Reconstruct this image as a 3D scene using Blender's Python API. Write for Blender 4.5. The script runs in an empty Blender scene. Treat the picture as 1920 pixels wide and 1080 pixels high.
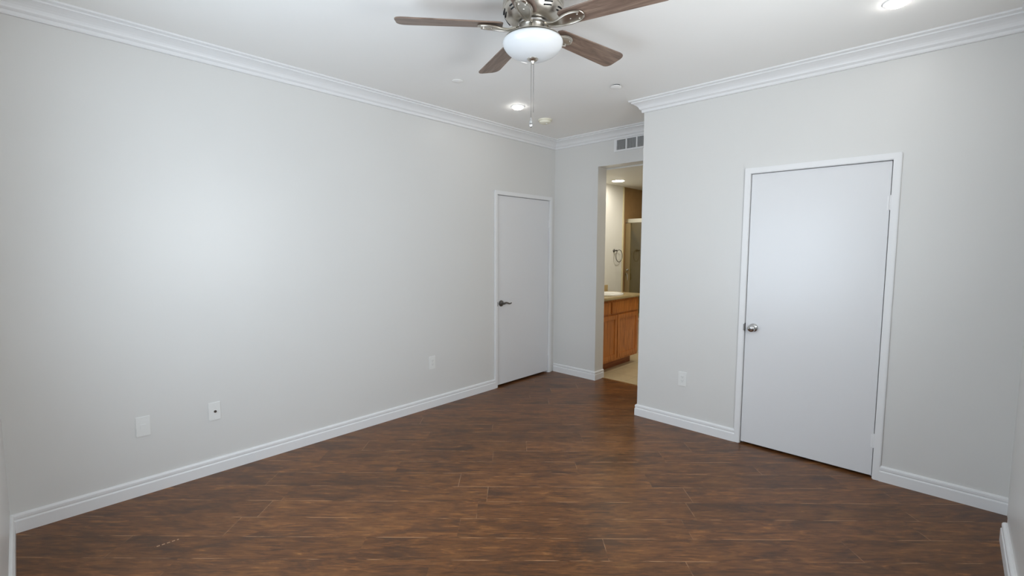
import bpy, bmesh, math, random
from mathutils import Vector, Matrix
random.seed(7)
PI = math.pi
S = bpy.context.scene
COL = S.collection

# ------------------------------------------------------------------ camera, sky, daylight, exposure
H = 2.745                      # bedroom ceiling
cam_d = bpy.data.cameras.new('camera')
cam = bpy.data.objects.new('camera', cam_d); COL.objects.link(cam)
cam_d.sensor_width = 36.0; cam_d.lens = 36.0 * 876.87 / 1920.0
cam_d.clip_start = 0.02; cam_d.clip_end = 100
yaw, pitch, roll = 0.757503, 0.0845, 0.00203882
fwd = Vector((-math.sin(yaw) * math.cos(pitch), math.cos(yaw) * math.cos(pitch), -math.sin(pitch)))
rgt = Vector((math.cos(yaw), math.sin(yaw), 0)); up = rgt.cross(fwd)
r2 = rgt * math.cos(roll) + up * math.sin(roll); u2 = up * math.cos(roll) - rgt * math.sin(roll)
M = Matrix((r2, u2, -fwd)).transposed().to_4x4(); M.translation = Vector((3.502, 0.0, 1.4935))
cam.matrix_world = M
S.camera = cam

S.view_settings.view_transform = 'Standard'; S.view_settings.look = 'None'
S.view_settings.gamma = 1.0; S.view_settings.use_curve_mapping = False
S.view_settings.exposure = 0.13
S.cycles.max_bounces = 14; S.cycles.diffuse_bounces = 10

W = bpy.data.worlds.new('sky'); S.world = W; W.use_nodes = True
W.node_tree.nodes['Background'].inputs[0].default_value = (0.75, 0.87, 1.0, 1)
W.node_tree.nodes['Background'].inputs[1].default_value = 2.0

def daylight(name, loc, rot, sx, sy, power, color):
    l = bpy.data.lights.new(name, 'AREA'); l.shape = 'RECTANGLE'; l.size = sx; l.size_y = sy
    l.energy = power; l.color = color
    o = bpy.data.objects.new(name, l); COL.objects.link(o); o.location = loc; o.rotation_euler = rot
    return o
# daylight through the two windows behind the camera (just outside their glass)
daylight('daylight_near_window', (1.75, -0.29, 1.42), (math.radians(105), 0, 0), 1.5, 1.45, 42, (0.76, 0.87, 1.0))
daylight('daylight_right_window', (3.96, 1.75, 1.70), (math.radians(110), 0, PI / 2), 1.15, 1.0, 36, (0.98, 0.99, 1.0))

# fill light added for the vanity front, hidden behind the closet wall from here
o = daylight('bathroom_fill', (0.88, 5.62, 2.36), (0, 0, 0), 0.16, 0.16, 9.5, (1.0, 0.94, 0.83))
o.data.shape = 'DISK'

# ------------------------------------------------------------------ materials
def srgb(r, g, b):
    f = lambda c: (c / 255 / 12.92) if c / 255 <= 0.04045 else ((c / 255 + 0.055) / 1.055) ** 2.4
    return (f(r), f(g), f(b), 1)

class NT:
    def __init__(s, name):
        s.m = bpy.data.materials.new(name); s.m.use_nodes = True
        s.t = s.m.node_tree; s.b = s.t.nodes['Principled BSDF']; s.out = s.t.nodes['Material Output']
    def n(s, kind, **kw):
        o = s.t.nodes.new(kind)
        for k, v in kw.items(): setattr(o, k, v)
        return o
    def l(s, a, b): s.t.links.new(a, b)
    def set(s, sock, v):
        if hasattr(v, 'is_output'): s.l(v, sock)
        else: sock.default_value = v
    def math(s, op, a, b=0.0, c=0.0):
        o = s.n('ShaderNodeMath', operation=op)
        s.set(o.inputs[0], a); s.set(o.inputs[1], b); s.set(o.inputs[2], c)
        return o.outputs[0]
    def mix(s, f, a, b, blend='MIX'):
        o = s.n('ShaderNodeMix', data_type='RGBA', blend_type=blend)
        s.set(o.inputs[0], f); s.set(o.inputs[6], a); s.set(o.inputs[7], b)
        return o.outputs[2]
    def noise(s, vec, scale, detail=4, rough=0.55, dist=0.0):
        o = s.n('ShaderNodeTexNoise'); s.l(vec, o.inputs['Vector'])
        o.inputs['Scale'].default_value = scale; o.inputs['Detail'].default_value = detail
        o.inputs['Roughness'].default_value = rough; o.inputs['Distortion'].default_value = dist
        return o.outputs['Fac']
    def ramp(s, f, stops):
        o = s.n('ShaderNodeValToRGB'); s.l(f, o.inputs[0])
        e = o.color_ramp.elements
        while len(e) < len(stops): e.new(0.5)
        for x, (p, c) in zip(e, stops): x.position = p; x.color = c
        return o.outputs[0]
    def pos(s): return s.n('ShaderNodeTexCoord').outputs['Object']
    def bump(s, h, strength, dist=0.002):
        o = s.n('ShaderNodeBump'); s.l(h, o.inputs['Height'])
        o.inputs['Strength'].default_value = strength; o.inputs['Distance'].default_value = dist
        s.l(o.outputs[0], s.b.inputs['Normal'])

def paint(name, col, rough=0.5, spec=0.5, tex=0.12, scale=220):
    k = NT(name); p = k.pos()
    n = k.noise(p, scale, 3); big = k.noise(p, 1.3, 2)
    c2 = tuple(x * 0.965 for x in col[:3]) + (1,)
    k.l(k.mix(big, col, c2), k.b.inputs['Base Color'])
    k.b.inputs['Roughness'].default_value = rough
    k.b.inputs['Specular IOR Level'].default_value = spec
    if tex: k.bump(n, tex, 0.001)
    return k.m

def metal(name, col, rough=0.25):
    k = NT(name); k.b.inputs['Metallic'].default_value = 1.0
    n = k.noise(k.pos(), 60, 3)
    k.l(k.mix(n, col, tuple(x * 0.9 for x in col[:3]) + (1,)), k.b.inputs['Base Color'])
    k.l(k.math('MULTIPLY_ADD', n, 0.08, rough - 0.04), k.b.inputs['Roughness'])
    return k.m

WALL = paint('wall_paint', srgb(219, 218, 215), 0.36, 0.5, 0.10)
CEIL = paint('ceiling_paint', srgb(246, 245, 242), 0.7, 0.3, 0.15, 160)
TRIM = paint('trim_paint', srgb(233, 233, 233), 0.36, 0.5, 0.03)
DOORP = paint('door_paint', srgb(224, 224, 225), 0.29, 0.5, 0.04, 90)
PLATE = paint('plate_plastic', srgb(230, 230, 227), 0.35, 0.5, 0.0)
CREAM = paint('detector_plastic', srgb(236, 232, 214), 0.45, 0.4, 0.0)
DARK = paint('dark_slot', srgb(40, 40, 42), 0.6, 0.3, 0.0)
VBACK = paint('duct_grey', srgb(120, 122, 120), 0.7, 0.2, 0.0)
GRILLE = paint('grille_grey', srgb(150, 153, 152), 0.6, 0.3, 0.0)
NICKEL = metal('brushed_nickel', srgb(206, 200, 190), 0.34)
CHROME = metal('polished_chrome', srgb(205, 205, 205), 0.10)
BRASSY = metal('satin_hardware', srgb(120, 116, 112), 0.3)
OPAL = paint('opal_glass', srgb(226, 228, 229), 0.18, 0.5, 0.0)
PORC = paint('porcelain', srgb(244, 243, 236), 0.12, 0.5, 0.0)
BATHW = paint('bath_wall_paint', srgb(226, 225, 218), 0.5, 0.4, 0.08)
BULL = paint('bullnose_tile', srgb(226, 216, 180), 0.25, 0.5, 0.0)
TUBM = paint('tub_enamel', srgb(238, 236, 226), 0.15, 0.5, 0.0)
ALU = metal('shower_aluminium', srgb(232, 230, 220), 0.3)
JAMBM = paint('shower_jamb_anodised', srgb(150, 132, 96), 0.35, 0.5, 0.0)

def lamp_mat(name, col, strength):
    k = NT(name); k.b.inputs['Base Color'].default_value = (1, 1, 1, 1)
    k.b.inputs['Emission Color'].default_value = col; k.b.inputs['Emission Strength'].default_value = strength
    return k.m
LED = lamp_mat('led_lens', (1.0, 0.97, 0.93, 1), 30)
LEDB = lamp_mat('bath_led_lens', (1.0, 0.93, 0.82, 1), 60)

def glass(name, col, rough=0.03, fac=0.08):
    k = NT(name)
    tr = k.n('ShaderNodeBsdfTransparent'); tr.inputs[0].default_value = col
    gl = k.n('ShaderNodeBsdfGlossy'); gl.inputs['Roughness'].default_value = rough
    ms = k.n('ShaderNodeMixShader'); ms.inputs[0].default_value = fac
    k.l(tr.outputs[0], ms.inputs[1]); k.l(gl.outputs[0], ms.inputs[2]); k.l(ms.outputs[0], k.out.inputs[0])
    return k.m
PANE = glass('window_glass', (0.97, 0.98, 0.98, 1))
SHGLASS = glass('shower_glass', (0.80, 0.82, 0.68, 1), 0.08, 0.10)

def floor_mat():
    k = NT('brown_laminate_floor'); p = k.pos()
    mp = k.n('ShaderNodeMapping'); k.l(p, mp.inputs[0])
    mp.inputs['Rotation'].default_value = (0, 0, -math.radians(43.0))
    sp = k.n('ShaderNodeSeparateXYZ'); k.l(mp.outputs[0], sp.inputs[0])
    RW, RL = 0.174, 1.22
    v = k.math('DIVIDE', k.math('SUBTRACT', sp.outputs[1], 0.0853), RW)
    row = k.math('FLOOR', v); fv = k.math('FRACT', k.math('ADD', v, 100.0))
    wn = k.n('ShaderNodeTexWhiteNoise', noise_dimensions='1D'); k.l(row, wn.inputs['W'])
    u = k.math('ADD', k.math('DIVIDE', sp.outputs[0], RL), k.math('MULTIPLY', wn.outputs['Value'], 7.0))
    pl = k.math('FLOOR', u); fu = k.math('FRACT', k.math('ADD', u, 100.0))
    cb = k.n('ShaderNodeCombineXYZ'); k.l(pl, cb.inputs[0]); k.l(row, cb.inputs[1])
    w2 = k.n('ShaderNodeTexWhiteNoise', noise_dimensions='2D'); k.l(cb.outputs[0], w2.inputs['Vector'])
    tone = w2.outputs['Value']
    # grain coordinates: stretched along the plank and shifted per plank
    g = k.n('ShaderNodeCombineXYZ')
    k.l(k.math('MULTIPLY_ADD', tone, 37.0, k.math('MULTIPLY', sp.outputs[0], 1.0)), g.inputs[0])
    k.l(k.math('MULTIPLY_ADD', tone, 11.0, k.math('MULTIPLY', sp.outputs[1], 7.0)), g.inputs[1])
    k.l(k.math('MULTIPLY', tone, 5.0), g.inputs[2])
    fine = k.noise(g.outputs[0], 6.5, 7, 0.66, 1.0)
    g2 = k.n('ShaderNodeCombineXYZ')
    k.l(k.math('MULTIPLY_ADD', tone, 23.0, sp.outputs[0]), g2.inputs[0])
    k.l(k.math('MULTIPLY_ADD', tone, 7.0, k.math('MULTIPLY', sp.outputs[1], 3.2)), g2.inputs[1])
    blotch = k.noise(g2.outputs[0], 2.6, 5, 0.62, 0.9)
    c = k.ramp(fine, [(0.27, srgb(62, 37, 20)), (0.44, srgb(96, 60, 32)), (0.60, srgb(120, 77, 41)), (0.77, srgb(168, 114, 62))])
    dk = k.ramp(blotch, [(0.34, (1, 1, 1, 1)), (0.5, (0, 0, 0, 1))])
    c = k.mix(k.math('MULTIPLY', dk, 0.62), c, srgb(58, 40, 29))
    hi = k.ramp(blotch, [(0.56, (0, 0, 0, 1)), (0.72, (1, 1, 1, 1))])
    c = k.mix(k.math('MULTIPLY', hi, 0.35), c, srgb(148, 102, 54))
    tn = k.math('MULTIPLY_ADD', tone, 0.30, 0.85)
    tc = k.n('ShaderNodeCombineXYZ')
    for i in range(3): k.l(tn, tc.inputs[i])
    c = k.mix(1.0, c, tc.outputs[0], 'MULTIPLY')
    # bevelled plank seams, lighter on one side, broken along their length
    brk = k.noise(p, 5.0, 3)
    brk = k.ramp(brk, [(0.46, (0, 0, 0, 1)), (0.58, (1, 1, 1, 1))])
    ev = k.math('LESS_THAN', fv, 0.020); eu = k.math('LESS_THAN', fu, 0.0030)
    ed = k.math('LESS_THAN', k.math('SUBTRACT', 1.0, fv), 0.012)
    c = k.mix(k.math('MULTIPLY', ed, 0.35), c, srgb(40, 24, 18))
    c = k.mix(k.math('MULTIPLY', k.math('MULTIPLY', ev, brk), 0.80), c, srgb(196, 150, 108))
    c = k.mix(k.math('MULTIPLY', k.math('MULTIPLY', eu, brk), 0.5), c, srgb(178, 140, 106))
    # a short row of pale dashes near the left wall
    s3 = k.n('ShaderNodeSeparateXYZ'); k.l(p, s3.inputs[0])
    a = math.atan2(0.098, 0.009)
    du = k.math('ADD', k.math('MULTIPLY', k.math('SUBTRACT', s3.outputs[0], 0.6825), math.cos(a)),
                k.math('MULTIPLY', k.math('SUBTRACT', s3.outputs[1], 0.437), math.sin(a)))
    dv = k.math('ABSOLUTE', k.math('SUBTRACT', k.math('MULTIPLY', k.math('SUBTRACT', s3.outputs[1], 0.437), math.cos(a)),
                k.math('MULTIPLY', k.math('SUBTRACT', s3.outputs[0], 0.6825), math.sin(a))))
    mk = k.math('MULTIPLY', k.math('LESS_THAN', k.math('ABSOLUTE', du), 0.05), k.math('LESS_THAN', dv, 0.0045))
    mk = k.math('MULTIPLY', mk, k.math('LESS_THAN', k.math('FRACT', k.math('MULTIPLY_ADD', du, 48.0, 50.0)), 0.62))
    c = k.mix(k.math('MULTIPLY', mk, 0.8), c, srgb(196, 156, 122))
    k.l(c, k.b.inputs['Base Color'])
    k.l(k.math('MULTIPLY_ADD', fine, 0.14, 0.26), k.b.inputs['Roughness'])
    k.b.inputs['Specular IOR Level'].default_value = 0.36
    hgt = k.math('SUBTRACT', fine, k.math('MAXIMUM', k.math('MULTIPLY', ed, 2.0), k.math('MULTIPLY', eu, 2.0)))
    k.bump(hgt, 0.12, 0.002)
    return k.m
WOODF = floor_mat()

def tile_mat(name, ca, cb_, grout, sx, sy, axis_u, axis_v, rough=0.35):
    k = NT(name); p = k.pos(); sp = k.n('ShaderNodeSeparateXYZ'); k.l(p, sp.inputs[0])
    u = k.math('DIVIDE', sp.outputs[axis_u], sx); v = k.math('DIVIDE', sp.outputs[axis_v], sy)
    fu = k.math('FRACT', k.math('ADD', u, 100.37)); fv = k.math('FRACT', k.math('ADD', v, 100.21))
    n = k.noise(p, 7, 5, 0.65, 0.6)
    c = k.mix(n, ca, cb_)
    gm = k.math('MAXIMUM', k.math('LESS_THAN', fu, 0.018), k.math('LESS_THAN', fv, 0.018))
    k.l(k.mix(k.math('MULTIPLY', gm, 0.8), c, grout), k.b.inputs['Base Color'])
    k.b.inputs['Roughness'].default_value = rough
    k.bump(k.math('SUBTRACT', 1.0, gm), 0.2, 0.002)
    return k.m
BTILE = tile_mat('bath_floor_tile', srgb(214, 198, 160), srgb(186, 168, 130), srgb(170, 154, 122), 0.33, 0.33, 0, 1)
STILE = tile_mat('shower_wall_tile', srgb(166, 134, 92), srgb(136, 106, 68), srgb(150, 124, 86), 0.30, 0.30, 1, 2)
STILEB = tile_mat('shower_back_tile', srgb(160, 130, 90), srgb(134, 106, 68), srgb(150, 124, 86), 0.30, 0.30, 0, 2)
COUNTER = tile_mat('beige_counter_stone', srgb(206, 186, 144), srgb(168, 146, 104), srgb(190, 170, 130), 9, 9, 0, 1, 0.2)

def wood_mat(name, ca, cb_, cc, axis, rough=0.4, sc=1.0):
    k = NT(name); p = k.pos()
    mp = k.n('ShaderNodeMapping'); k.l(p, mp.inputs[0])
    s = [14 * sc, 14 * sc, 14 * sc]; s[axis] = 1.6 * sc
    mp.inputs['Scale'].default_value = s
    n = k.noise(mp.outputs[0], 2.0, 5, 0.6, 0.6)
    k.l(k.ramp(n, [(0.3, ca), (0.5, cb_), (0.72, cc)]), k.b.inputs['Base Color'])
    k.b.inputs['Roughness'].default_value = rough
    k.bump(n, 0.06, 0.001)
    return k.m
OAK = wood_mat('honey_oak', srgb(158, 92, 36), srgb(190, 116, 50), srgb(208, 136, 66), 2)
OAKDK = wood_mat('shadow_oak', srgb(110, 56, 22), srgb(142, 76, 32), srgb(160, 92, 42), 1)
BLADE = wood_mat('weathered_walnut_blade', srgb(92, 76, 66), srgb(122, 102, 90), srgb(150, 130, 114), 0, 0.38, 1.5)
STRIP = metal('threshold_strip', srgb(196, 160, 112), 0.35)

# ------------------------------------------------------------------ mesh helpers
def box(bm, lo, hi, bev=0.0, seg=2):
    c = [(a + b) / 2 for a, b in zip(lo, hi)]; d = [b - a for a, b in zip(lo, hi)]
    r = bmesh.ops.create_cube(bm, size=1.0, matrix=Matrix.Translation(c) @ Matrix.Diagonal((*d, 1)))
    if bev > 0:
        es = list({e for v in r['verts'] for e in v.link_edges})
        bmesh.ops.bevel(bm, geom=es, offset=bev, segments=seg, affect='EDGES', clamp_overlap=True)
def lathe(bm, prof, n=40, mat=Matrix.Identity(4), sx=1.0, sy=1.0, wob=None):
    """prof: (radius, z) from one end to the other; a radius of 0 closes the end."""
    rings = []
    for r, z in prof:
        if r <= 1e-6: rings.append([bm.verts.new(mat @ Vector((0, 0, z)))])
        else:
            ring = []
            for i in range(n):
                a = 2 * PI * i / n; rr = r * (wob(a, z) if wob else 1.0)
                ring.append(bm.verts.new(mat @ Vector((rr * sx * math.cos(a), rr * sy * math.sin(a), z))))
            rings.append(ring)
    for A, B in zip(rings, rings[1:]):
        for i in range(n):
            j = (i + 1) % n
            if len(A) == 1 and len(B) == 1: break
            if len(A) == 1: bm.faces.new((A[0], B[i], B[j]))
            elif len(B) == 1: bm.faces.new((A[i], A[j], B[0]))
            else: bm.faces.new((A[i], A[j], B[j], B[i]))
    for ring in (rings[0], rings[-1]):
        if len(ring) > 2: bm.faces.new(ring)
def tube(bm, pts, rad, n=10):
    pts = [Vector(p) for p in pts]; rings = []
    rads = rad if isinstance(rad, (list, tuple)) else [rad] * len(pts)
    t0 = (pts[1] - pts[0]).normalized()
    nrm = t0.orthogonal().normalized()
    for i, p in enumerate(pts):
        t = (pts[min(i + 1, len(pts) - 1)] - pts[max(i - 1, 0)]).normalized()
        nrm = (nrm - t * nrm.dot(t)).normalized(); b = t.cross(nrm)
        rings.append([bm.verts.new(p + (nrm * math.cos(2 * PI * k / n) + b * math.sin(2 * PI * k / n)) * rads[i]) for k in range(n)])
    for A, B in zip(rings, rings[1:]):
        for k in range(n): bm.faces.new((A[k], A[(k + 1) % n], B[(k + 1) % n], B[k]))
    bm.faces.new(rings[0]); bm.faces.new(rings[-1])
def prism(bm, poly, z0, z1, mat=Matrix.Identity(4)):
    a = [bm.verts.new(mat @ Vector((x, y, z0))) for x, y in poly]
    b = [bm.verts.new(mat @ Vector((x, y, z1))) for x, y in poly]
    bm.faces.new(a); bm.faces.new(b)
    for i in range(len(poly)):
        j = (i + 1) % len(poly); bm.faces.new((a[i], a[j], b[j], b[i]))
def obj(name, bm, mat, parent=None, smooth=False, angle=35):
    bmesh.ops.recalc_face_normals(bm, faces=bm.faces[:])
    me = bpy.data.meshes.new(name); bm.to_mesh(me); bm.free()
    me.materials.append(mat)
    if smooth:
        for p in me.polygons: p.use_smooth = True
        me.set_sharp_from_angle(angle=math.radians(angle))
    o = bpy.data.objects.new(name, me); COL.objects.link(o)
    if parent: o.parent = parent
    return o
def tag(o, label, cat, group=None):
    o['label'] = label; o['category'] = cat
    if group: o['group'] = group
    return o
def thing(name, label, cat, loc, rot=(0, 0, 0), group=None):
    o = bpy.data.objects.new(name, None); COL.objects.link(o); o.empty_display_size = 0.1
    o.location = loc; o.rotation_euler = rot
    return tag(o, label, cat, group)
def struct(name, bm, mat, label, cat, parent=None, smooth=False):
    o = obj(name, bm, mat, parent, smooth)
    if not parent: o['kind'] = 'structure'; tag(o, label, cat)
    return o
def slab_with_holes(bm, U, V, holes, frame, t):
    """Flat panel of thickness t spanning U x V with rectangular holes; frame(u, v, w) -> world point (w = depth)."""
    us = sorted({*U, *[h[0] for h in holes], *[h[1] for h in holes]})
    vs = sorted({*V, *[h[2] for h in holes], *[h[3] for h in holes]})
    us = [u for u in us if U[0] <= u <= U[1]]; vs = [v for v in vs if V[0] <= v <= V[1]]
    g = {}
    def vert(u, v):
        if (u, v) not in g: g[u, v] = bm.verts.new(frame(u, v, 0))
        return g[u, v]
    fs = []
    for a, b in zip(us, us[1:]):
        for c, d in zip(vs, vs[1:]):
            um, vm = (a + b) / 2, (c + d) / 2
            if any(h[0] < um < h[1] and h[2] < vm < h[3] for h in holes): continue
            fs.append(bm.faces.new((vert(a, c), vert(b, c), vert(b, d), vert(a, d))))
    r = bmesh.ops.extrude_face_region(bm, geom=fs, use_keep_orig=True)
    d = Vector(frame(0, 0, t)) - Vector(frame(0, 0, 0))
    bmesh.ops.translate(bm, vec=d, verts=[e for e in r['geom'] if isinstance(e, bmesh.types.BMVert)])
def moulding(bm, prof, a, b, n, ma=0, mb=0):
    """Sweep profile (depth from wall, z) along the wall line a->b (2-D); n = wall normal into the room.
    ma/mb: -1 mitre for an inside corner, +1 for an outside corner, 0 square."""
    a = Vector((*a, 0)); b = Vector((*b, 0)); n = Vector((*n, 0)); t = (b - a).normalized()
    A = [bm.verts.new(a + n * d - t * (d * ma) + Vector((0, 0, z))) for d, z in prof]
    B = [bm.verts.new(b + n * d + t * (d * mb) + Vector((0, 0, z))) for d, z in prof]
    for i in range(len(prof)):
        j = (i + 1) % len(prof); bm.faces.new((A[i], A[j], B[j], B[i]))
    bm.faces.new(A); bm.faces.new(B)

# ------------------------------------------------------------------ room layout (metres)
XR, YN, YC, YA = 3.80, -0.105, 3.757, 4.439     # right wall, near wall, closet wall, wall with the bathroom opening
XE = 1.50                                        # free edge of the closet wall
YB = 4.609                                       # bathroom side of that wall
BH = 2.372                                       # bathroom ceiling
T = 0.12

bm = bmesh.new(); box(bm, (-0.12, -0.35, -0.10), (4.05, 4.566, 0.0))
struct('floor', bm, WOODF, 'brown wood plank floor laid diagonally in the bedroom', 'floor')
bm = bmesh.new(); box(bm, (-0.12, 4.584, -0.10), (2.0, 7.05, 0.0))
struct('floor', bm, BTILE, 'beige tiled bathroom floor beyond the narrow opening', 'floor')
bm = bmesh.new(); box(bm, (-0.12, 4.56, -0.10), (2.0, 4.59, 0.004), 0.002)
struct('trim_1', bm, STRIP, 'thin light strip where brown floor meets beige bathroom tile', 'threshold')

bm = bmesh.new(); box(bm, (-0.12, -0.35, H), (4.05, YB, H + 0.1))
struct('ceiling', bm, CEIL, 'plain white bedroom ceiling', 'ceiling')
bm = bmesh.new(); box(bm, (-0.12, YB, BH), (2.0, 7.05, BH + 0.1))
struct('ceiling', bm, BATHW, 'lower bathroom ceiling seen through the narrow opening', 'ceiling')

# door clear openings (along the wall, then height)
D1 = (3.472, 4.338, 2.052)     # hinged door in the left wall (y0, y1, top)
D2 = (2.375, 3.190, 2.043)     # closet door (x0, x1, top)
bm = bmesh.new()
slab_with_holes(bm, (-0.35, YB), (0, H), [(D1[0] - 0.02, D1[1] + 0.02, 0, D1[2] + 0.02)], lambda u, v, w: Vector((-w, u, v)), T)
struct('wall_left', bm, WALL, 'long pale grey wall on the left', 'wall')
OP = (0.600, 1.42, 2.386)      # bathroom opening
bm = bmesh.new()
slab_with_holes(bm, (0.0, XE), (0, H), [(OP[0], OP[1], 0, OP[2])], lambda u, v, w: Vector((u, YA + w, v)), YB - YA)
struct('wall_back', bm, WALL, 'short recessed wall with the tall bathroom opening', 'wall')
bm = bmesh.new(); box(bm, (XE, YC + T, 0), (XE + T, YB, H))
struct('wall_alcove', bm, WALL, 'return wall of the recess behind the closet wall edge', 'wall')
bm = bmesh.new()
slab_with_holes(bm, (XE, 3.92), (0, H), [(D2[0] - 0.02, D2[1] + 0.02, 0, D2[2] + 0.02)], lambda u, v, w: Vector((u, YC + w, v)), T)
struct('wall_closet', bm, WALL, 'pale grey wall holding the wide closet door', 'wall')
# right wall: recess next to the closet corner, then the window wall standing 25 mm proud
W2 = (1.05, 2.45, 1.12, 2.32)
bm = bmesh.new()
slab_with_holes(bm, (-0.35, 3.41), (0, H), [W2], lambda u, v, w: Vector((3.776 + w, u, v)), 0.144)
box(bm, (XR, 3.41, 0), (3.92, YC, H))
struct('wall_right', bm, WALL, 'sliver of grey wall at the right edge of the picture', 'wall')
W1 = (1.00, 2.50, 0.62, 2.25)
bm = bmesh.new()
slab_with_holes(bm, (0.0, 3.776), (0, H), [W1], lambda u, v, w: Vector((u, YN - w, v)), 0.144)
struct('wall_near', bm, WALL, 'sliver of grey wall at the left edge of the picture', 'wall')

# unseen walls added behind the two closed doors to keep their gaps dark
bm = bmesh.new()
box(bm, (-0.80, 3.2, 0), (-0.75, YB, 2.3)); box(bm, (-0.80, 3.15, 0), (-T, 3.2, 2.3)); box(bm, (-0.80, YB, 0), (-T, YB + .05, 2.3))
box(bm, (-0.80, 3.15, 2.3), (-T, YB + 0.05, 2.35)); box(bm, (-0.80, 3.15, -0.1), (-T, YB + 0.05, 0.0))
struct('wall_light_block', bm, GRILLE, 'unseen box blocking light behind the closed left door', 'wall')
bm = bmesh.new()
box(bm, (XE + T, 4.56, 0), (4.05, 4.61, H)); box(bm, (3.92, YC, 0), (4.05, 4.56, H))
struct('wall_closet_inside', bm, GRILLE, 'inside walls of the closet behind its closed door', 'wall')

# bathroom shell
bm = bmesh.new(); box(bm, (-T, YB, 0), (0, 6.03, BH))
struct('wall_bath_left', bm, BATHW, 'white bathroom wall beside the vanity', 'wall')
bm = bmesh.new(); box(bm, (-T, 6.03, 0), (0, 7.05, BH))
struct('wall_shower_left', bm, STILE, 'brown tiled shower wall beyond the white bathroom wall', 'wall')
bm = bmesh.new(); box(bm, (0, 6.93, 0), (1.62, 7.05, BH))
struct('wall_shower_back', bm, STILEB, 'brown tiled wall at the back of the shower', 'wall')
bm = bmesh.new(); box(bm, (XE + 0.12, YB, 0), (2.0, 7.05, BH))
struct('wall_bath_right', bm, BATHW, 'right side wall of the bathroom', 'wall')
bm = bmesh.new(); box(bm, (0.0, 6.005, 0.0), (0.012, 6.035, BH), 0.004)
struct('trim_2', bm, BULL, 'cream tile edging down the shower wall', 'trim')

# ------------------------------------------------------------------ crown moulding and baseboards
CR = [(0, -0.098), (0.013, -0.098), (0.017, -0.092), (0.017, -0.078), (0.024, -0.074), (0.031, -0.068), (0.034, -0.060),
      (0.040, -0.050), (0.050, -0.040), (0.062, -0.032), (0.074, -0.026), (0.082, -0.024), (0.082, -0.016), (0.090, -0.013),
      (0.100, -0.010), (0.100, 0.0), (0, 0.0)]
CR = [(d, H + z) for d, z in CR]
BB = [(0, 0), (0.016, 0), (0.016, 0.062), (0.0145, 0.066), (0.0105, 0.069), (0.0105, 0.073), (0.0135, 0.077), (0.0135, 0.090), (0.011, 0.096), (0.005, 0.100), (0, 0.100)]
def mould(name, prof, label, *segs):
    bm = bmesh.new()
    for s in segs: moulding(bm, prof, *s)
    struct(name, bm, TRIM, label, 'crown moulding' if prof is CR else 'baseboard', smooth=False)
mould('trim_3', CR, 'white crown moulding along the long left wall', ((0, YN), (0, YA), (1, 0), -1, -1))
mould('trim_4', CR, 'white crown moulding above the bathroom opening and air vent', ((0, YA), (XE, YA), (0, -1), -1, -1))
mould('trim_5', CR, 'white crown moulding turning back at the closet wall edge', ((XE, YA), (XE, YC), (-1, 0), -1, 1))
mould('trim_6', CR, 'white crown moulding along the wall above the closet door', ((XE, YC), (3.80, YC), (0, -1), 1, 0))
mould('trim_7', CR, 'white crown moulding on the right wall', ((3.776, YC), (3.776, YN), (-1, 0), -1, -1))
mould('trim_8', CR, 'white crown moulding on the near wall', ((3.776, YN), (0, YN), (0, 1), -1, -1))
CW = 0.042                                       # casing width
mould('baseboard_left', BB, 'white baseboard along the long left wall', ((0, YN), (0, D1[0] - CW + .004), (1, 0), -1, 0))
mould('baseboard_back', BB, 'white baseboard left of the bathroom opening', ((0, YA), (OP[0], YA), (0, -1), -1, 1), ((OP[0], YA), (OP[0], YB), (1, 0), 1, 0))
mould('baseboard_alcove', BB, 'white baseboard hidden in the recess by the bathroom opening', ((XE, YA), (XE, YC), (-1, 0), 0, 1))
mould('baseboard_closet', BB, 'white baseboard between the recess edge and the closet door', ((XE, YC), (D2[0] - CW + .004, YC), (0, -1), 1, 0))
mould('baseboard_corner', BB, 'white baseboard between the closet door and right corner', ((D2[1] + CW - .004, YC), (XR, YC), (0, -1), 0, 0))
mould('baseboard_right', [(d * 1.4, z) for d, z in BB], 'white baseboard on the right wall at the picture edge', ((3.776, 3.40), (3.776, YN), (-1, 0), 0, -1))
mould('baseboard_near', BB, 'white baseboard on the near wall at the left picture edge', ((3.776, YN), (0, YN), (0, 1), -1, -1))

# ------------------------------------------------------------------ doors
def casing(name, frame, u0, u1, top, label, strike_u, depth=T):
    """Casing + jamb of a door; frame(u, v, w): w > 0 into the room."""
    bm = bmesh.new()
    def bx(ua, ub, va, vb, wa, wb, bev=0.0):
        tmp = bmesh.new(); box(tmp, (min(ua, ub), va, wa), (max(ua, ub), vb, wb), bev)
        for v in tmp.verts: v.co = frame(*v.co)
        me = bpy.data.meshes.new('tmp'); tmp.to_mesh(me); tmp.free(); bm.from_mesh(me); bpy.data.meshes.remove(me)
    r = 0.005                                    # reveal
    bx(u0 - CW, u0 - r + .004, 0, top + CW, 0, 0.016, 0.004)
    bx(u1 + r - .004, u1 + CW, 0, top + CW, 0, 0.016, 0.004)
    bx(u0 - CW + .001, u1 + CW - .001, top + r - .004, top + CW - .0005, 0, 0.0155, 0.004)
    bx(u0 - 0.02, u0, 0, top + .02, -depth, 0.002); bx(u1, u1 + 0.02, 0, top + .02, -depth, 0.002); bx(u0, u1, top, top + 0.02, -depth, 0.002)
    bx(u0, u0 + .012, 0, top, -0.075, -0.042); bx(u1 - .012, u1, 0, top, -0.075, -0.042); bx(u0, u1, top - .012, top, -0.075, -0.042)   # stops
    o = struct(name, bm, TRIM, label, 'door casing')
    return o
def obj_f(name, bm, frame, mat, parent, smooth=False):
    for v in bm.verts: v.co = frame(*v.co)
    return obj(name, bm, mat, parent, smooth)

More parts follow.
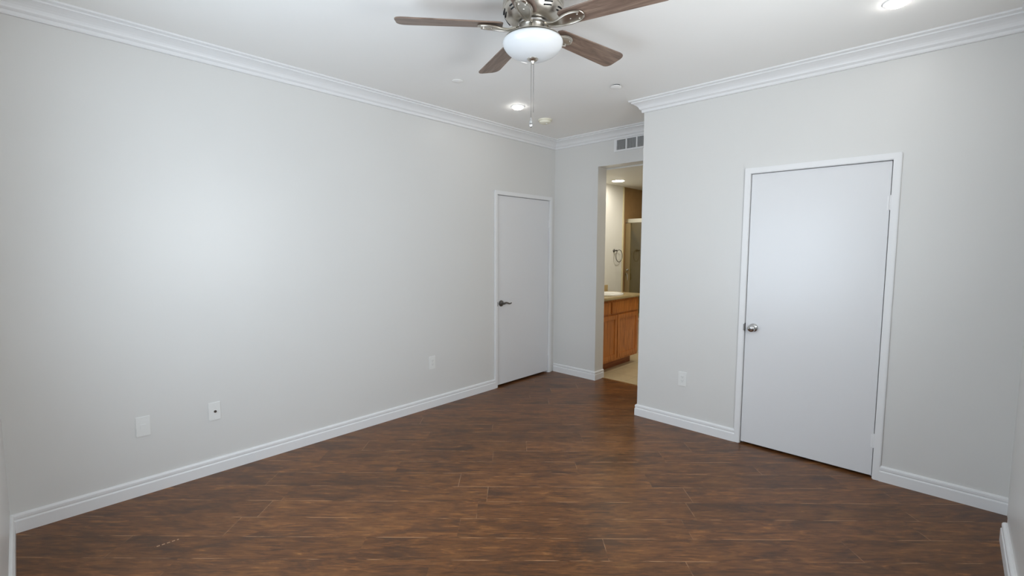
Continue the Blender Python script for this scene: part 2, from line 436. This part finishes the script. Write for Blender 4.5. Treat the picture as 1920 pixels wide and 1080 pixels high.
f1 = lambda u, v, w: Vector((w, u, v))           # left wall: u = y
f2 = lambda u, v, w: Vector((u, YC - w, v))      # closet wall: u = x
c1 = casing('trim_9', f1, *D1, 'white door casing in the far corner of the left wall', D1[0])
c2 = casing('trim_10', f2, *D2, 'white door casing around the wide closet door', D2[0])

def slab(name, frame, u0, u1, top, gap_b, label):
    bm = bmesh.new(); box(bm, (u0 + .004, gap_b, -0.040), (u1 - .004, top - .004, -0.004), 0.002)
    o = obj_f(name, bm, frame, DOORP, None); o['kind'] = 'structure'; tag(o, label, 'door')
    return o
d1 = slab('door_1', f1, *D1, 0.022, 'flat white door with lever handle in far left corner')
d2 = slab('door_2', f2, *D2, 0.016, 'wide flat white closet door with round knob')

def hinge(frame, u, z, parent):
    bm = bmesh.new()
    tube(bm, [(u, z - 0.044, 0.0025), (u, z + 0.044, 0.0025)], 0.0055, 12)
    tube(bm, [(u, z + 0.044, 0.0025), (u, z + 0.050, 0.0025)], [0.0045, 0.003], 12)
    box(bm, (u - .016, z - .043, -0.0045), (u + .002, z + .043, -0.003))
    obj_f('hinge', bm, frame, TRIM, parent, True)
for z in (0.25, 1.78):
    hinge(f1, D1[1] - 0.002, z, d1); hinge(f2, D2[1] - 0.002, z, d2)
def strike(frame, u, z, parent, mat):
    bm = bmesh.new(); box(bm, (u - .0025, z - .030, -0.030), (u + .0005, z + .030, 0.004), 0.0008)
    obj_f('strike_plate', bm, frame, mat, parent)
    bm = bmesh.new(); box(bm, (u + .0008, z - .018, -0.028), (u + .0072, z + .018, -0.008), 0.001)
    obj_f('latch', bm, frame, mat, parent)
strike(f1, D1[0], 0.905, c1, BRASSY); strike(f2, D2[0], 0.905, c2, BRASSY)
# small dark strike lip let into the far-left casing
bm = bmesh.new(); box(bm, (D1[0] - .010, .882, .0135), (D1[0] - .002, .928, .0172), .001); obj_f('strike_lip', bm, f1, BRASSY, c1)
bm = bmesh.new(); box(bm, (D2[0] - .006, .880, .0135), (D2[0] - .001, .930, .0172), .001); obj_f('strike_lip', bm, f2, BRASSY, c2)

# lever handle on door 1
LY, LZ = 3.535, 0.907
bm = bmesh.new()
R = Matrix.Translation((0, LY, LZ)) @ Matrix.Rotation(PI / 2, 4, 'Y')
lathe(bm, [(0, -0.004), (0.033, -0.004), (0.033, 0.003), (0.029, 0.010), (0.016, 0.014), (0.012, 0.020), (0.011, 0.046), (0, 0.046)], 32, R)
h1 = obj('door_handle', bm, BRASSY, d1, True)
bm = bmesh.new()
tube(bm, [(0.040, LY - .012, LZ), (0.045, LY + .004, LZ + .002), (0.046, LY + .028, LZ + .008), (0.046, LY + .052, LZ + .004), (0.046, LY + .080, LZ - .006), (0.047, LY + .104, LZ - .004), (0.048, LY + .112, LZ + .004)],
     [.009, .011, .0095, .0085, .008, .007, .004], 12)
obj('lever', bm, BRASSY, h1, True, 60)
# knob on door 2
KX, KZ = 2.435, 0.905
R = Matrix.Translation((KX, YC + .002, KZ)) @ Matrix.Rotation(PI / 2, 4, 'X')
bm = bmesh.new()
lathe(bm, [(0, -0.003), (0.032, -0.003), (0.032, 0.004), (0.027, 0.010), (0.014, 0.013), (0.011, 0.018), (0.011, 0.03), (0.018, 0.036), (0.026, 0.044), (0.0275, 0.053), (0.025, 0.061), (0.016, 0.067), (0.0, 0.068)], 36, R)
k2 = obj('door_knob', bm, CHROME, d2, True, 50)
bm = bmesh.new(); lathe(bm, [(0, 0.066), (0.007, 0.066), (0.007, 0.0705), (0.005, 0.0715), (0, 0.0715)], 20, R)
obj('knob_button', bm, BRASSY, k2, True)

# ------------------------------------------------------------------ windows behind the camera
def window(name, frame, w, label):
    a, b, c, d = w
    bm = bmesh.new()
    def fr(u0, u1, v0, v1, t, w0, w1):
        box(bm, (u0, v0, w0), (u0 + t, v1, w1)); box(bm, (u1 - t, v0, w0), (u1, v1, w1))
        box(bm, (u0 + t, v0, w0), (u1 - t, v0 + t, w1)); box(bm, (u0 + t, v1 - t, w0), (u1 - t, v1, w1))
    m = (a + b) / 2
    fr(a, m + .02, c, d, .04, -.10, -.06); fr(m - .02, b, c, d, .04, -.06, -.03)
    for v in bm.verts: v.co = frame(*v.co)
    o = struct(name, bm, TRIM, label, 'window')
    for u0, u1, w0 in ((a + .04, m - .02, -.082), (m + .02, b - .04, -.047)):
        bm = bmesh.new(); box(bm, (u0, c + .04, w0), (u1, d - .04, w0 + .004)); obj_f('pane', bm, frame, PANE, o)
window('window_1', lambda u, v, w: Vector((u, YN + w, v)), W1, 'white sliding window in the near wall')
window('window_2', lambda u, v, w: Vector((3.776 - w, u, v)), W2, 'white sliding window in the right wall')

# ------------------------------------------------------------------ outlet plates
def plate(frame, u, z, kind, name, label, cat):
    """frame(u, v, w) on the wall; the plate is 70 x 120 mm."""
    bm = bmesh.new(); box(bm, (u - .036, z - .061, 0), (u + .036, z + .061, .006), .0028, 3)
    for v in bm.verts: v.co = frame(*v.co)
    o = obj(name, bm, PLATE); tag(o, label, cat)
    if kind in ('decora', 'duplex'):
        bm = bmesh.new(); box(bm, (u - .0168, z - .0335, .004), (u + .0168, z + .0335, .0085), .0015)
        obj_f('receptacle', bm, frame, PLATE, o)
        for dz in (.0165, -.0165):
            bm = bmesh.new()
            box(bm, (u - .0075, z + dz - .001, .008), (u - .0055, z + dz + .007, .0088)); box(bm, (u + .0055, z + dz - .001, .008), (u + .0075, z + dz + .007, .0088))
            box(bm, (u - .0022, z + dz - .009, .008), (u + .0022, z + dz - .005, .0088))
            obj_f('slots', bm, frame, DARK if kind == 'decora2' else GRILLE, o)
    if kind == 'coax':
        bm = bmesh.new()
        R = Matrix.Rotation(0, 4, 'X')
        lathe(bm, [(0.0, 0.004), (.0085, 0.004), (.0085, .0085), (.0055, .0088), (.0055, .0155), (0, .0155)], 20, Matrix.Translation((u + .003, z - .002, 0)))
        obj_f('socket', bm, frame, BRASSY, o, True)
    if kind == 'phone':
        bm = bmesh.new(); box(bm, (u - .014, z - .013, .004), (u + .014, z + .013, .0085), .001)
        obj_f('jack', bm, frame, PLATE, o)
    for dz in (-.048, .048):
        bm = bmesh.new()
        lathe(bm, [(0, .0045), (.0032, .0045), (.0028, .0068), (0, .007)], 14, Matrix.Translation((u, z + dz, 0)))
        obj_f('screw', bm, frame, PLATE, o, True)
    return o
plate(f1, 0.463, 0.419, 'phone', 'wall_plate', 'blank-looking white wall plate, nearest the left picture edge', 'wall plate')
plate(f1, 0.839, 0.417, 'coax', 'cable_socket', 'white wall plate with dark round socket at its centre', 'cable socket')
plate(f1, 2.615, 0.427, 'decora', 'power_outlet', 'white outlet on the left wall, nearest the far corner door', 'outlet')
plate(f2, 1.910, 0.412, 'decora', 'power_outlet', 'white outlet on the wall between recess edge and closet door', 'outlet')

# ------------------------------------------------------------------ air vent over the bathroom opening
VX0, VX1, VZ0, VZ1 = 0.800, 1.330, 2.515, 2.646
vt = thing('air_vent', 'white return air grille tucked under the crown moulding by the bathroom opening', 'air vent', (0, 0, 0))
bm = bmesh.new()
slab_with_holes(bm, (VX0, VX1), (VZ0, VZ1), [(VX0 + .030 + i * .120, VX0 + .030 + i * .120 + .108, VZ0 + .016, VZ1 - .012) for i in range(4)], lambda u, v, w: Vector((u, YA - .010 + w, v)), .010)
obj('frame', bm, TRIM, vt)
bm = bmesh.new(); box(bm, (VX0 + .02, YA - .0015, VZ0 + .01), (VX1 - .02, YA, VZ1 - .008)); obj('backing', bm, VBACK, vt)
for i in range(4):
    bm = bmesh.new(); x0 = VX0 + .030 + i * .120
    for j in range(11):
        x = x0 + .005 + j * .0098
        R = Matrix.Translation((x, YA - .0055, (VZ0 + VZ1) / 2 + .002)) @ Matrix.Rotation(math.radians(38), 4, 'Z')
        r = bmesh.ops.create_cube(bm, size=1.0, matrix=R @ Matrix.Diagonal((.0016, .0085, VZ1 - VZ0 - .030, 1)))
    obj('louvres', bm, TRIM, vt)

# ------------------------------------------------------------------ things on the ceiling
def can_light(x, y, zc, r, mat, label, dome=0.45):
    t = thing('recessed_light', label, 'ceiling light', (x, y, zc))
    bm = bmesh.new()
    lathe(bm, [(r + .003, 0), (r + .014, 0), (r + .013, -.003), (r + .008, -.005), (r + .003, -.005)], 44)
    bm2 = bm; obj('trim_ring', bm2, TRIM, t, True)
    bm = bmesh.new(); dz = r * dome
    lathe(bm, [(r + .002, -.001)] + [((r + .002) * math.cos(a), -.004 - dz * math.sin(a)) for a in [i * PI / 2 / 8 for i in range(8)]] + [(0, -.004 - dz)], 40)
    obj('lens', bm, mat, t, True, 60)
can_light(0.608, 3.130, H, .048, LED, 'bright round recessed light beyond the fan, near the far left corner')
can_light(3.212, 3.149, H, .048, LED, 'bright round recessed light above the closet door, at the top edge')
can_light(0.262, 5.43, BH, .075, LEDB, 'round recessed light in the lower bathroom ceiling', 0.10)

t = thing('smoke_detector', 'cream round smoke detector on the ceiling near the far corner', 'smoke detector', (0.515, 3.625, H))
bm = bmesh.new(); lathe(bm, [(0, 0), (.068, 0), (.068, -.010), (.064, -.014), (0, -.014)], 40); obj('base', bm, CREAM, t, True)
bm = bmesh.new(); lathe(bm, [(0, -.013), (.058, -.013), (.058, -.022), (.052, -.032), (.038, -.038), (.016, -.040), (0, -.040)], 40); obj('cover', bm, CREAM, t, True)
bm = bmesh.new(); lathe(bm, [(0, -.039), (.009, -.039), (.008, -.043), (0, -.044)], 18, Matrix.Translation((.02, 0, 0))); obj('test_button', bm, PLATE, t, True)

def sprinkler(x, y, label, tilt, drop):
    t = thing('sprinkler_cover', label, 'fire sprinkler', (x, y, H))
    bm = bmesh.new(); lathe(bm, [(.026, 0), (.030, 0), (.030, -drop), (.026, -drop)], 30)
    obj('collar', bm, DARK if drop > .006 else TRIM, t, True)
    bm = bmesh.new()
    lathe(bm, [(0, -drop), (.041, -drop), (.041, -drop - .002), (.036, -drop - .004), (0, -drop - .0045)], 36, Matrix.Rotation(tilt, 4, 'X'))
    obj('plate', bm, CEIL, t, True)
sprinkler(1.527, 3.250, 'flat white sprinkler plate with dark gap, on ceiling near closet wall edge', math.radians(-5), .012)
sprinkler(0.716, 2.348, 'faint flat white sprinkler plate on ceiling left of the fan', 0.0, .004)

# ------------------------------------------------------------------ ceiling fan
FX, FY = 1.905, 1.836
fan = thing('ceiling_fan', 'flush-mount ceiling fan with five brown blades, nickel motor and white bowl light', 'ceiling fan', (FX, FY, H))
Z = lambda z: z - H
def flutes(a, z): return 1.0 + 0.006 * math.cos(10 * a) * max(0.0, min(1.0, (2.745 - H - z - 0.02) / 0.06))
bm = bmesh.new()
lathe(bm, [(0, 0), (.128, 0), (.134, -.004), (.142, -.014), (.148, -.026), (.150, -.040), (.150, -.066), (.147, -.070), (.147, -.074), (.149, -.078), (.146, -.090), (.138, -.104), (.126, -.118), (.112, -.128), (.098, -.134), (.086, -.136), (0, -.136)], 80, wob=flutes)
mot = obj('motor_housing', bm, NICKEL, fan, True, 30)
for k in range(10):                              # dark vent slots round the shoulder of the housing
    a0 = 2 * PI * k / 10 + .31
    for dr, z0 in ((.1462, -.092), (.1385, -.105)):
        pts = []
        for j in range(7):
            a = a0 + (j - 3) * .05; pts.append((dr * math.cos(a) * .992, dr * math.sin(a) * .992, z0 + (j - 3) * .0012))
        bm = bmesh.new(); tube(bm, pts, .0038, 6); obj('vent_slot', bm, DARK, mot, True)
bm = bmesh.new(); lathe(bm, [(.050, -.136), (.074, -.138), (.078, -.141), (.078, -.150), (.072, -.154), (.050, -.154)], 48); obj('flywheel', bm, CHROME, fan, True)
bm = bmesh.new(); lathe(bm, [(0, -.150), (.062, -.150), (.064, -.156), (.064, -.198), (.070, -.203), (.138, -.2085), (.138, -.210), (0, -.210)], 48); obj('switch_housing', bm, NICKEL, fan, True)
# bowl light
bm = bmesh.new()
lathe(bm, [(.060, -.2045), (.105, -.2075), (.134, -.2135), (.1465, -.221), (.1505, -.230), (.149, -.240), (.143, -.253), (.132, -.267), (.116, -.280), (.094, -.292), (.066, -.301), (.034, -.3055), (0, -.306)], 64)
obj('light_bowl', bm, OPAL, fan, True, 60)
bm = bmesh.new(); lathe(bm, [(0, -.3035), (.027, -.3025), (.027, -.307), (.022, -.314), (.011, -.318), (.008, -.325), (.006, -.330), (0, -.331)], 32); obj('finial', bm, NICKEL, fan, True)

def blade_outline():
    r0, r1, w0, w1 = .150, .674, .054, .069
    p = [(r0, -w0 + .018), (r0 + .012, -w0 + .004), (r0 + .03, -w0)]
    p += [(r1 - .05, -w1)]
    for i in range(1, 7):
        a = -PI / 2 + PI / 2 * i / 6; p.append((r1 - .040 + .040 * math.cos(a), -w1 + .040 + .040 * math.sin(a)))
    for i in range(0, 7):
        a = PI / 2 * i / 6; p.append((r1 - .034 + .034 * math.cos(a), w1 - .034 + .034 * math.sin(a)))
    p += [(r0 + .03, w0), (r0 + .012, w0 - .004), (r0, w0 - .018)]
    return p
bm = bmesh.new(); prism(bm, blade_outline(), -.003, .003)
bmesh.ops.bevel(bm, geom=[e for e in bm.edges if abs(e.verts[0].co.z - e.verts[1].co.z) < 1e-5 and len(e.link_faces) == 2], offset=.0012, segments=1, affect='EDGES')
b0 = obj('blade', bm, BLADE, fan)
bm = bmesh.new()                                 # bracket: a leaf-shaped arm from the flywheel flaring out under the blade root
prof = [(.070, .016, -.004), (.086, .017, -.009), (.104, .017, -.015), (.124, .019, -.019), (.146, .026, -.019), (.168, .035, -.016), (.190, .041, -.0125), (.214, .043, -.0105), (.238, .040, -.0095), (.258, .031, -.009), (.270, .018, -.0088), (.275, .006, -.0086)]
rings = []
for r, w, zc in prof:
    rings.append([bm.verts.new((r, w * math.cos(a), zc + .0058 * math.sin(a) * (1.0 if math.sin(a) > 0 else 1.0 - .45 * math.cos(a) ** 2))) for a in [2 * PI * i / 20 for i in range(20)]])
for A, B in zip(rings, rings[1:]):
    for i in range(20): bm.faces.new((A[i], A[(i + 1) % 20], B[(i + 1) % 20], B[i]))
bm.faces.new(rings[0]); bm.faces.new(rings[-1])
for sg in (-1, 1):                               # raised rails along both sides of the leaf
    tube(bm, [(r, sg * w * .80, zc - .0045) for r, w, zc in prof[1:10]], .0040, 8)
for q in ((.205, 0), (.245, .016), (.245, -.016)):
    lathe(bm, [(0, -.0195), (.0035, -.0190), (.0050, -.0165), (.0052, -.012), (0, -.012)], 12, Matrix.Translation((q[0], q[1], 0)))
k0 = obj('blade_bracket', bm, NICKEL, b0, True, 50)
for i in range(5):
    if i == 0: b = b0
    else:
        b = b0.copy(); COL.objects.link(b); b.parent = fan
        kk = k0.copy(); COL.objects.link(kk); kk.parent = b
    ang = math.radians(12 + 72 * i)
    b.matrix_local = Matrix.Translation((0, 0, Z(2.597))) @ Matrix.Rotation(ang, 4, 'Z') @ Matrix.Rotation(math.radians(-12), 4, 'X')

def chain(name, x, y, z0, z1, fob):
    bm = bmesh.new(); n = int((z0 - z1) / .0055)
    tube(bm, [(x, y, z0), (x, y, z1)], .0008, 6)
    for i in range(n):
        bmesh.ops.create_icosphere(bm, subdivisions=1, radius=.0013, matrix=Matrix.Translation((x, y, z0 - i * .0055)))
    c = obj(name, bm, BRASSY, fan, True, 180)
    if fob:
        bm = bmesh.new()
        lathe(bm, [(0, z1 + .004), (.0035, z1 + .002), (.004, z1 - .004), (.0075, z1 - .014), (.0095, z1 - .028), (.008, z1 - .040), (.004, z1 - .046), (0, z1 - .047)], 18, Matrix.Translation((x, y, 0)))
        obj('chain_fob', bm, fob, c, True)
chain('pull_chain', .0035, .0035, -.327, Z(2.178), None)
chain('pull_chain', -.0055, -.0045, -.327, Z(2.150), CHROME)

# ------------------------------------------------------------------ bathroom: vanity, sink, tub, shower
VY0, VY1, VX, VT = YB + .003, 5.595, 0.500, 0.872
van = thing('vanity_cabinet', 'honey oak bathroom vanity cabinet seen through the narrow opening', 'bathroom cabinet', (0.004, VY0, 0))
LV = Vector((0.004, VY0, 0))
def vbox(bm, lo, hi, bev=0.0): box(bm, [a - b for a, b in zip(lo, LV)], [a - b for a, b in zip(hi, LV)], bev)
bm = bmesh.new(); vbox(bm, (0.004, VY0, 0.105), (VX - .018, VY1, VT)); vbox(bm, (VX - .0185, VY0, 0.105), (VX - .002, VY1, VT))
obj('body', bm, OAK, van)
bm = bmesh.new(); vbox(bm, (0.004, VY0, 0.0), (VX - .075, VY1 - .05, 0.1055)); obj('toe_kick', bm, OAKDK, van)
def door_panel(name, y0, y1, z0, z1, raised):
    bm = bmesh.new(); x0, x1 = VX - .0025, VX + .016
    if raised:
        s = .055
        vbox(bm, (x0, y0, z0), (x1, y0 + s, z1), .003); vbox(bm, (x0, y1 - s, z0), (x1, y1, z1), .003)
        vbox(bm, (x0, y0 + s - .002, z0), (x1 - .0005, y1 - s + .002, z0 + s), .003); vbox(bm, (x0, y0 + s - .002, z1 - s), (x1 - .0005, y1 - s + .002, z1), .003)
        vbox(bm, (x0, y0 + s - .004, z0 + s - .004), (x1 - .009, y1 - s + .004, z1 - s + .004))
    else: vbox(bm, (x0, y0, z0), (x1, y1, z1), .005)
    return obj(name, bm, OAK, van)
ym = 5.03
door_panel('drawer_front', VY0 + .008, 4.898, .700, .845, False)
door_panel('drawer_front', 4.930, VY1 - .020, .700, .845, False)
door_panel('door', VY0 + .008, 5.055, .135, .680, True)
door_panel('door', 5.068, VY1 - .020, .135, .680, True)

bm = bmesh.new(); box(bm, (0.002, VY0 - .001, VT + .0005), (0.535, 5.625, VT + .036), .008, 3); box(bm, (0.002, VY0 - .001, VT + .034), (0.020, 5.622, VT + .12), .003)
ct = obj('countertop', bm, COUNTER); tag(ct, 'beige stone countertop on the oak vanity', 'countertop')
SZ = VT + .036
bm = bmesh.new()
lathe(bm, [(1.00, SZ + .0005), (1.02, SZ + .010), (1.0, SZ + .019), (.93, SZ + .021), (.86, SZ + .016), (.80, SZ + .006), (.5, SZ + .0015), (0, SZ + .001)], 56, Matrix.Translation((.305, 5.15, 0)), .185, .24)
sk = obj('sink', bm, PORC, None, True, 60); tag(sk, 'white oval drop-in sink in the beige vanity countertop', 'sink')
fc = thing('faucet', 'small chrome faucet behind the white oval sink', 'faucet', (.055, 5.15, SZ + .001))
bm = bmesh.new(); lathe(bm, [(0, 0), (.024, 0), (.022, .008), (.013, .014), (.012, .06), (.010, .075), (0, .078)], 24); obj('body', bm, CHROME, fc, True)
bm = bmesh.new(); tube(bm, [(0, 0, .055), (.03, 0, .078), (.065, 0, .082), (.105, 0, .074), (.115, 0, .064)], [.010, .010, .009, .008, .008], 12); obj('spout', bm, CHROME, fc, True)
for s in (-1, 1):
    bm = bmesh.new(); lathe(bm, [(0, 0), (.020, 0), (.018, .010), (.012, .016), (.012, .034), (.020, .038), (.021, .052), (.014, .058), (0, .059)], 22, Matrix.Translation((0.012, s * .20, 0)))
    obj('tap_handle', bm, CHROME, fc, True)

tr = thing('towel_ring', 'dark metal towel ring on the white bathroom wall', 'towel ring', (0, 5.79, 1.465))
R = Matrix.Rotation(PI / 2, 4, 'Y')
bm = bmesh.new(); lathe(bm, [(0, 0), (.024, 0), (.024, .006), (.018, .012), (.011, .016), (.011, .046), (.013, .050), (0, .052)], 24, R); obj('mount', bm, BRASSY, tr, True)
bm = bmesh.new(); tube(bm, [(.042 + .0 * a, .075 + .085 * math.cos(a), -.075 + .085 * math.sin(a)) for a in [2.36 + 2 * PI * i / 36 for i in range(37)]], .0048, 8); obj('ring', bm, BRASSY, tr, True, 60)

tub = thing('bathtub', 'white bathtub under the shower glass beyond the vanity', 'bathtub', (0.003, 6.07, 0.0))
bm = bmesh.new()
box(bm, (0, .01, 0), (1.61, .06, .47), .004); obj('apron', bm, TUBM, tub)
bm = bmesh.new()
slab_with_holes(bm, (0, 1.61), (0, .85), [(.10, 1.50, .09, .76)], lambda u, v, w: Vector((u, v, .47 + w)), .03)
obj('rim', bm, TUBM, tub)
bm = bmesh.new()
lathe(bm, [(1.0, .472), (.97, .40), (.93, .22), (.84, .14), (0, .12)], 48, Matrix.Translation((.80, .425, 0)), .72, .35); obj('basin', bm, TUBM, tub, True, 60)

sh = thing('shower_enclosure', 'framed sliding shower glass with pale top rail, standing on the tub', 'shower door', (0.003, 6.115, 0.502))
bm = bmesh.new(); box(bm, (0, -.025, 1.362), (1.61, .025, 1.418), .004); obj('top_rail', bm, ALU, sh)
bm = bmesh.new(); box(bm, (0, -.028, 0.0), (1.61, .028, .025), .003); obj('bottom_track', bm, ALU, sh)
bm = bmesh.new(); box(bm, (0, -.022, .026), (.075, .022, 1.36), .004); obj('wall_jamb', bm, JAMBM, sh)
bm = bmesh.new(); box(bm, (.076, -.004, .026), (.82, .002, 1.36)); gp = obj('glass_panel', bm, SHGLASS, sh)
bm = bmesh.new(); box(bm, (.80, .008, .026), (1.60, .014, 1.36)); obj('glass_panel', bm, SHGLASS, sh)
bm = bmesh.new()
lathe(bm, [(0, 0), (.012, 0), (.013, .012), (.016, .03), (.012, .04), (0, .042)], 18, Matrix.Translation((.055, -.022, .685)) @ Matrix.Rotation(PI / 2, 4, 'X'))
tube(bm, [(.020, -.024, .63), (.032, -.050, .634), (.052, -.058, .632), (.064, -.056, .615), (.066, -.054, .58), (.064, -.052, .535)], .006, 10)
obj('handle', bm, CHROME, sh, True, 60)
